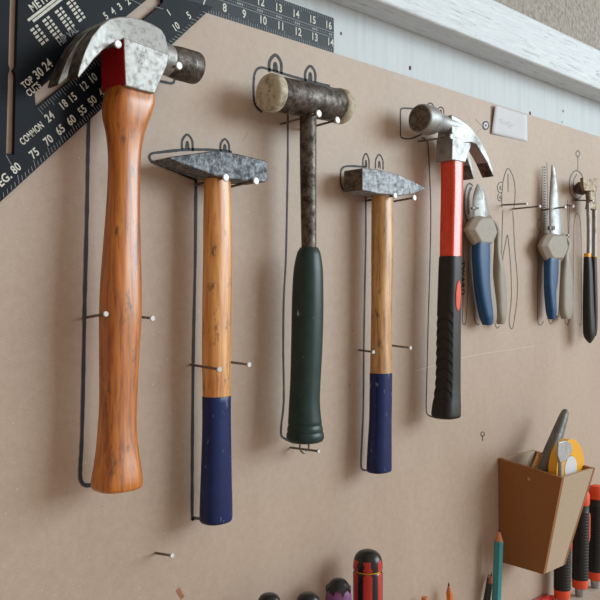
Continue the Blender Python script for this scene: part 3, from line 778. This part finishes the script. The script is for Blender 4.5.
nail_h((414,197.8), h4+.0150, -.002, 'nail under the pointed end of the small cross-peen head', hr=.0034)
nail_beside((359,350), (373,352), (350,370.6,392), h4, .82, 2.5, 'nail on the left edge of the small hammer handle, above its navy end', hr=.0022)
nail((388,345), (410,347.8), 'nail sticking out right of the small hammer handle', hr=.0024)
nail_h((451,136.6), h5+.0155, .001, 'nail under the neck of the red-shafted hammer head', hr=.0032)
nail((502,205), (526.3,203.7), 'upper one of two bare nails in the empty drawn pliers outline', hr=.0018)
nail((512.5,209), (539.5,206.3), 'bare nail right of the empty drawn pliers outline, ending near the dotted scale', hr=.0022)
nail((542.5,210), (565,207), 'nail crossing the slim jaws of the long-nose pliers', hr=.0024)
nail((557,235.3), (567.8,235), 'short nail at the shoulder of the long-nose pliers', hr=.0016)
nail((572.5,200), (592.6,200.8), 'nail crossing below the rusty square head of the pincers', hr=.0024)
nail((567,205), (573,206.2), 'short nail below the drawn ring, between long-nose pliers and pincers', hr=.0026)
nail((155.6,553), (171.6,555.6), 'lone nail in bare board below the wooden claw hammer', hr=.0022)

# wire loop under the mallet
bm = bmesh.new(); tube(bm, catmull([P(301,440,.012),P(300,446,.014),P(300.5,450,.014),P(304,453,.014),P(308,450.5,.014),P(308.8,446,.014),P(308,440,.012)], 6), .0011)
tag(fin('wire_loop', bm, M['nail_shank'], None, origin=P(304,452,.012)), 'small wire loop hanging below the end of the green mallet grip', 'wire')

# ------------------------------------------------------------------ wooden box on the board, with tools in it
A = P(498, 458, 0); hB = h_for_x(562, A.x); B = P(562, 478, hB)
E = P(595.5, 470, hB)
Dp = P(500, 561, 0); hC = h_for_x(543.3, A.x+.002); C = P(543.3, 574.5, hC); Fp = P(565.4, 567.3, hC)
width = E.x-A.x; wb = Fp.x-C.x
zt = (A.z+B.z)/2; 
bx = empty('wooden_box', Vector((A.x+width/2, 0, C.z)), 'tapered brown fibreboard tool box fixed to the board at lower right, holding tools', 'box')
# outer corners: top back-left, top front-left, bottom front-left, bottom back-left and right counterparts
oTBL, oTFL, oBFL, oBBL = A, B, C, Vector((C.x, -.0005, Dp.z))
oTBL = Vector((A.x, -.0005, A.z))
rx = lambda v, wd: Vector((v.x+wd, v.y, v.z))
th = .006
def hexa(bm, q):
    v = [bm.verts.new(p) for p in q]
    for f in ((0,3,2,1),(4,5,6,7),(0,1,5,4),(1,2,6,5),(2,3,7,6),(3,0,4,7)): bm.faces.new([v[i] for i in f])
dxv = Vector((th, 0, 0))
wT, wB_ = width, wb
bm = bmesh.new(); hexa(bm, [oBBL, oBFL, oBFL+dxv, oBBL+dxv, oTBL, oTFL, oTFL+dxv, oTBL+dxv]); fin('side_panel', bm, M['mdf'], bx, bevel=.0004)
bm = bmesh.new(); hexa(bm, [rx(oBBL,wB_)-dxv, rx(oBFL,wB_)-dxv, rx(oBFL,wB_), rx(oBBL,wB_), rx(oTBL,wT)-dxv, rx(oTFL,wT)-dxv, rx(oTFL,wT), rx(oTBL,wT)]); fin('side_panel', bm, M['mdf'], bx, bevel=.0004)
iy = Vector((0, th, 0)); e_ = dxv*1.01
bm = bmesh.new(); hexa(bm, [oBFL+e_, rx(oBFL,wB_)-e_, rx(oBFL,wB_)-e_+iy, oBFL+e_+iy, oTFL+e_, rx(oTFL,wT)-e_, rx(oTFL,wT)-e_+iy, oTFL+e_+iy]); fin('front_panel', bm, M['mdf_edge'], bx, bevel=.0004)
bm = bmesh.new(); hexa(bm, [oBBL+e_-iy, rx(oBBL,wB_)-e_-iy, rx(oBBL,wB_)-e_, oBBL+e_, oTBL+e_-iy, rx(oTBL,wT)-e_-iy, rx(oTBL,wT)-e_, oTBL+e_]); fin('back_panel', bm, M['mdf_edge'], bx, bevel=.0004)
up = Vector((0, 0, th))
bm = bmesh.new(); i2 = dxv*1.05; j2 = iy*1.03
hexa(bm, [oBBL+i2-j2+up*.2, oBFL+i2+j2+up*.2, rx(oBFL,wB_)-i2+j2+up*.2, rx(oBBL,wB_)-i2-j2+up*.2, oBBL+i2-j2+up, oBFL+i2+j2+up, rx(oBFL,wB_)-i2+j2+up, rx(oBBL,wB_)-i2-j2+up]); fin('bottom_panel', bm, M['mdf'], bx)
# contents
zin = max(C.z, Dp.z)+th+.001
hm = hB*.45
def leanbar(bm, top, base, prof, N=24, n=2.5, flat=.6):
    d = (base-top).normalized(); u = Vector((0,1,0)).cross(d).normalized(); v_ = d.cross(u)
    loft(bm, [ring(top+(base-top)*t, u*r, v_*r*flat, n, N) for t, r in prof])
sc_ = scale_at(560, hm)
kn = empty('utility_knife', P(545, 470, hm), 'long grey tapered metal tool handle leaning highest out of the wooden box', 'knife')
top = P(566, 410, hm); base = P(546, 466, hm); base = top+(base-top)*1.55
bm = bmesh.new(); leanbar(bm, top, base, [(0,.0028),(.02,.0050),(.08,.0066),(.25,.0084),(.5,.0106),(.65,.0108),(.85,.009),(1,.006)], flat=.9)
fin('handle', bm, M['grey_tool'], kn)
bm = bmesh.new()
for k in range(4):
    p = top+(base-top)*(.42+.055*k); cyl(bm, p-X_*.006, p-X_*.0115, .0018, N=10)
fin('grip_stud', bm, M['dark_end'], kn)
hr_ = hB-.021
rl = empty('tape_roll', P(566, 468, hr_), 'round orange-yellow roll standing half out of the wooden box', 'tape')
cc = P(566.5, 468, hr_)
Rr = 29/scale_at(566, hr_)
bm = bmesh.new(); N = 56; rg = []
for (r, y) in ((Rr, .006), (Rr, -.006), (Rr*.44, -.006), (Rr*.44, .006)):
    rg.append([cc+Vector((math.cos(2*math.pi*i/N)*r*1.0, y, math.sin(2*math.pi*i/N)*r)) for i in range(N)])
vr = [[bm.verts.new(p) for p in r] for r in rg]
for q in range(4):
    a_, b_ = vr[q], vr[(q+1) % 4]
    for i in range(N): bm.faces.new((a_[i], a_[(i+1) % N], b_[(i+1) % N], b_[i]))
fin('roll', bm, M['yellow'], rl, bevel=.0006)
bm = bmesh.new(); cyl(bm, cc+Y_*.0055, cc-Y_*.0065, Rr*.43, N=40); fin('core', bm, M['paper'], rl)
sv = empty('metal_punch', P(563, 474, hB-.008), 'silver tool with an angular head, in front of the yellow roll in the box', 'punch')
bm = bmesh.new(); prism(bm, [(558.5,442),(566,440.5),(571,443),(572.5,451),(567,460),(560,463),(557.5,455)], hB-.0095, hB-.0065, hB-.007); fin('head', bm, M['silver_tool'], sv, bevel=.001)
bm = bmesh.new(); q = P(560.5, 458, hB-.0098); cyl(bm, q, Vector((q.x-.002, q.y, q.z-.05)), .0030, N=16); fin('shank', bm, M['silver_tool'], sv)
st_ = P(540, 454, hm+.004); bm = bmesh.new(); leanbar(bm, st_, P(530, 466, hm+.004)+Vector((-.002,0,-.02)), [(0,.0045),(.5,.0045),(1,.0045)], N=20, n=6, flat=.5)
tag(fin('wood_strip', bm, M['wood_c'], None, origin=st_, bevel=.0004), 'short brown wooden strip leaning at the left inside the wooden box', 'strip')

# ------------------------------------------------------------------ upright handles in the rack shelf
def rack_chisel(name, label, pxs, h, mirror=False):
    """pxs: bottom px x at shelf, top px x; lengths as in the photo"""
    x_b, x_t = pxs
    bse = P(x_b, 590, h); bse.z = ZS
    tp = P(x_t, 500, h); tp.z = ZS+.159
    e = empty(name, bse, label, 'chisel', 'black and orange chisels on the rack')
    d = (tp-bse); 
    def seg(nm, prof, mat, par=e, N=32):
        bm = bmesh.new(); cyl(bm, bse, tp, 1, N=N, profile=prof); return fin(nm, bm, mat, par, angle=50)
    seg('ferrule', [(0,.0062),(.02,.0068),(.075,.0074),(.08,.0074)], M['silver_tool'])
    seg('collar', [(.075,.0085),(.085,.0112),(.15,.0118),(.16,.0116)], M['orange_soft'])
    prof = [(.155,.0112)]
    t = .165
    while t < .80:
        prof += [(t,.0118),(t+.012,.0122),(t+.018,.0122),(t+.024,.0116)]; t += .028
    prof += [(.86,.0116),(.87,.0112)]
    gp = seg('grip', prof, M['black_rubber'])
    seg('end_cap', [(.865,.0118),(.88,.0124),(.96,.0122),(.99,.0105),(1.0,.006)], M['orange_soft'])
    bm = bmesh.new(); a = bse+d*.50; b = bse+d*.80; off = Vector((.0075,-.0075,0))
    cyl(bm, a+off, b+off, .004, N=20, profile=[(0,.001),(.06,.0028),(.2,.0036),(.8,.0036),(.94,.0028),(1,.001)]); fin('grip_inlay', bm, M['orange_soft'], gp)
    return e
rack_chisel('chisel', 'black and orange handled chisel half hidden under the wooden box, nearest of the three', (562,563), .020)
rack_chisel('chisel', 'black and orange handled chisel in the middle of the three, right of the wooden box', (579.7,581.5), .017)
rack_chisel('chisel', 'black and orange handled chisel at the right edge, farthest of the three', (595.3,597), .016)
# red bar at the back of the shelf
x0b, x1b = P(470, 600, .008).x, P(549.5, 590, .008).x
rp = empty('red_bar', Vector(((x0b+x1b)/2, -.008, ZS)), 'red bar lying along the back of the pale shelf, under the wooden box', 'bar')
bm = bmesh.new(); box(bm, (x0b, -.013, ZS), (x1b, -.002, ZS+.019)); fin('body', bm, M['red_plastic'], rp, bevel=.002, seg=3)
bm = bmesh.new(); cyl(bm, (x1b, -.0085, ZS+.0095), (x1b+.008, -.0085, ZS+.0095), .0075, .0065, N=20); fin('end_cap', bm, M['pink_plastic'], rp)

def driver(name, label, xl, xr, ytop, h, mats, kind):
    cx = (xl+xr)/2; s = scale_at(cx, h); R = (xr-xl)/2/s; tp = P(cx, ytop, h)
    tz = tp.z; base = Vector((tp.x, tp.y, ZS))
    e = empty(name, base, label, 'screwdriver', 'screwdrivers standing on the rack')
    Lh = min(.115, tz-ZS-.006)
    if kind == 'fluted':
        # dome top with a groove, red body with black flutes
        tocam = CAM-tp; a0 = math.atan2(tocam.y, tocam.x)
        def body(z_top, z_bot, prof, nm, mats_, cut=2):
            bm = bmesh.new(); N = 72
            rg = [[Vector((tp.x+math.cos(a0+2*math.pi*(i+.5)/N)*R*k, tp.y+math.sin(a0+2*math.pi*(i+.5)/N)*R*k, z_top+(z_bot-z_top)*t)) for i in range(N)] for t, k in prof]
            vr = loft(bm, rg); bm.faces.ensure_lookup_table()
            for f in bm.faces:
                c = f.calc_center_median(); a = (math.atan2(c.y-tp.y, c.x-tp.x)-a0+math.pi/12) % (2*math.pi)
                t = (c.z-z_top)/(z_bot-z_top)
                f.material_index = 0 if (int(a/(math.pi/6)) % 2 == 0 and t > cut and len(f.verts) == 4) else 1
            return fin(nm, bm, mats_, e, angle=40)
        dz = .021
        body(tz, tz-dz, [(0,.18),(.03,.38),(.10,.60),(.22,.78),(.38,.90),(.46,.935),(.6,.975),(.8,1),(.95,1),(1,.93)], 'cap', mats, .46)
        body(tz-dz, tz-dz-.002, [(0,.88),(1,.88)], 'neck', [M['yellow'], M['yellow']])
        body(tz-dz-.0015, tz-Lh, [(0,.95),(.02,1),(.8,1),(.9,.8),(1,.6)], 'grip', mats, -1)
    else:
        prof = ([(0,.12),(.012,.42),(.04,.68),(.09,.88),(.15,.98),(.2,1)] if len(mats) > 1 else [(0,.25),(.006,.5),(.02,.74),(.045,.92),(.08,.99),(.2,1)])+[(.5,1),(.8,.97),(.93,.8),(1,.6)]
        bm = bmesh.new(); loft(bm, [ring(Vector((tp.x, tp.y, tz-Lh*t)), X_*R*k, Y_*R*k, 2, 40) for t, k in prof]); fin('grip', bm, mats[0], e, angle=60)
        if len(mats) > 1:
            # chipped cap: ragged lower rim
            bm = bmesh.new(); rg = []
            for t, k in [(-.012,.12),(0,.45),(.03,.68),(.06,.83),(.085,.93)]: rg.append(ring(Vector((tp.x, tp.y, tz-Lh*t)), X_*R*k*1.02, Y_*R*k*1.02, 2, 40))
            for i in range(40):
                p = rg[-1][i]; rg[-1][i] = p+Z_*(.003*math.sin(i*1.1)+.002*math.sin(i*2.7+1))
            vr = loft(bm, rg, cap=False); bm.faces.new(vr[0][::-1]); fin('cap', bm, mats[1], e, angle=60)
    bm = bmesh.new(); cyl(bm, Vector((tp.x, tp.y, tz-Lh+.002)), base, .0033, N=16); fin('blade', bm, M['silver_tool'], e)
    return e
driver('screwdriver', 'red and black fluted screwdriver handle standing at the bottom of the board', 353, 382.6, 549.5, .035, [M['red_plastic'], M['dark_end']], 'fluted')
driver('screwdriver', 'purple screwdriver handle with a chipped dark end, left of the red one', 325, 352, 579.5, .035, [M['purple'], M['dark_end']], 'plain')
driver('screwdriver', 'dark rounded screwdriver end at the bottom edge, left of the purple one', 296, 320, 592.5, .035, [M['dark_end']], 'plain')
driver('screwdriver', 'dark rounded screwdriver end at the bottom edge, leftmost of the upright handles', 257.5, 281, 593.2, .035, [M['dark_end']], 'plain')

def pencil(name, label, tip, bot, wpx, h, mat, n=6, cone=.016, tipr=.0010, cat='pencil'):
    tp = P(*tip, h); bt = P(*bot, h); d = (bt-tp).normalized(); k = (ZS-tp.z)/d.z; bt = tp+d*k
    e = empty(name, bt, label, cat, 'pencils standing on the rack')
    r = wpx/2/scale_at(tip[0], h)
    u = X_; v_ = d.cross(u).normalized(); u = v_.cross(d).normalized()
    def hexring(p, q): return [p+u*math.cos(a)*q+v_*math.sin(a)*q for a in [i*2*math.pi/6+.26 for i in range(6)]]
    def rnd(p, q): return ring(p, u*q, v_*q, 2, 24)
    bm = bmesh.new(); loft(bm, [hexring(tp+d*cone*.93, r), hexring(bt, r)]); b_ = fin('barrel', bm, mat, e, bevel=.0003)
    bm = bmesh.new(); loft(bm, [rnd(tp+d*cone*.28, tipr*1.25), rnd(tp+d*cone, r*.93)]); fin('point', bm, M['cedar'], e)
    bm = bmesh.new(); loft(bm, [rnd(tp, tipr*.4), rnd(tp+d*cone*.3, tipr*1.35)]); fin('lead', bm, M['graphite'], e)
    return e
pencil('pencil', 'teal pencil standing point up in front of the left side of the wooden box', (499.3,527.5), (496.4,600), 9.4, .022, M['teal'], cone=.018)
pencil('pencil', 'thin dark pencil close behind the teal one, brown point just showing', (491.6,573), (488,600), 5, .010, M['pencil_dark'], cone=.014)
pencil('pencil', 'orange pencil point standing alone at the bottom edge, left of the teal pencil', (448.7,582.5), (449.8,600), 7, .014, M['pencil_orange'], cone=.013)
pencil('stick', 'thin dark stick leaning left of the teal pencil', (489,574.5), (484.5,600), 3, .005, M['pencil_dark'], cone=.004, cat='stick')
bm = bmesh.new(); t_ = P(424.5, 597, .012); cyl(bm, t_, Vector((t_.x, t_.y, ZS)), .0038, N=16)
tag(fin('dowel', bm, M['cedar'], None, origin=Vector((t_.x, t_.y, ZS))), 'tiny pale dowel end at the bottom edge, left of the orange pencil', 'dowel')
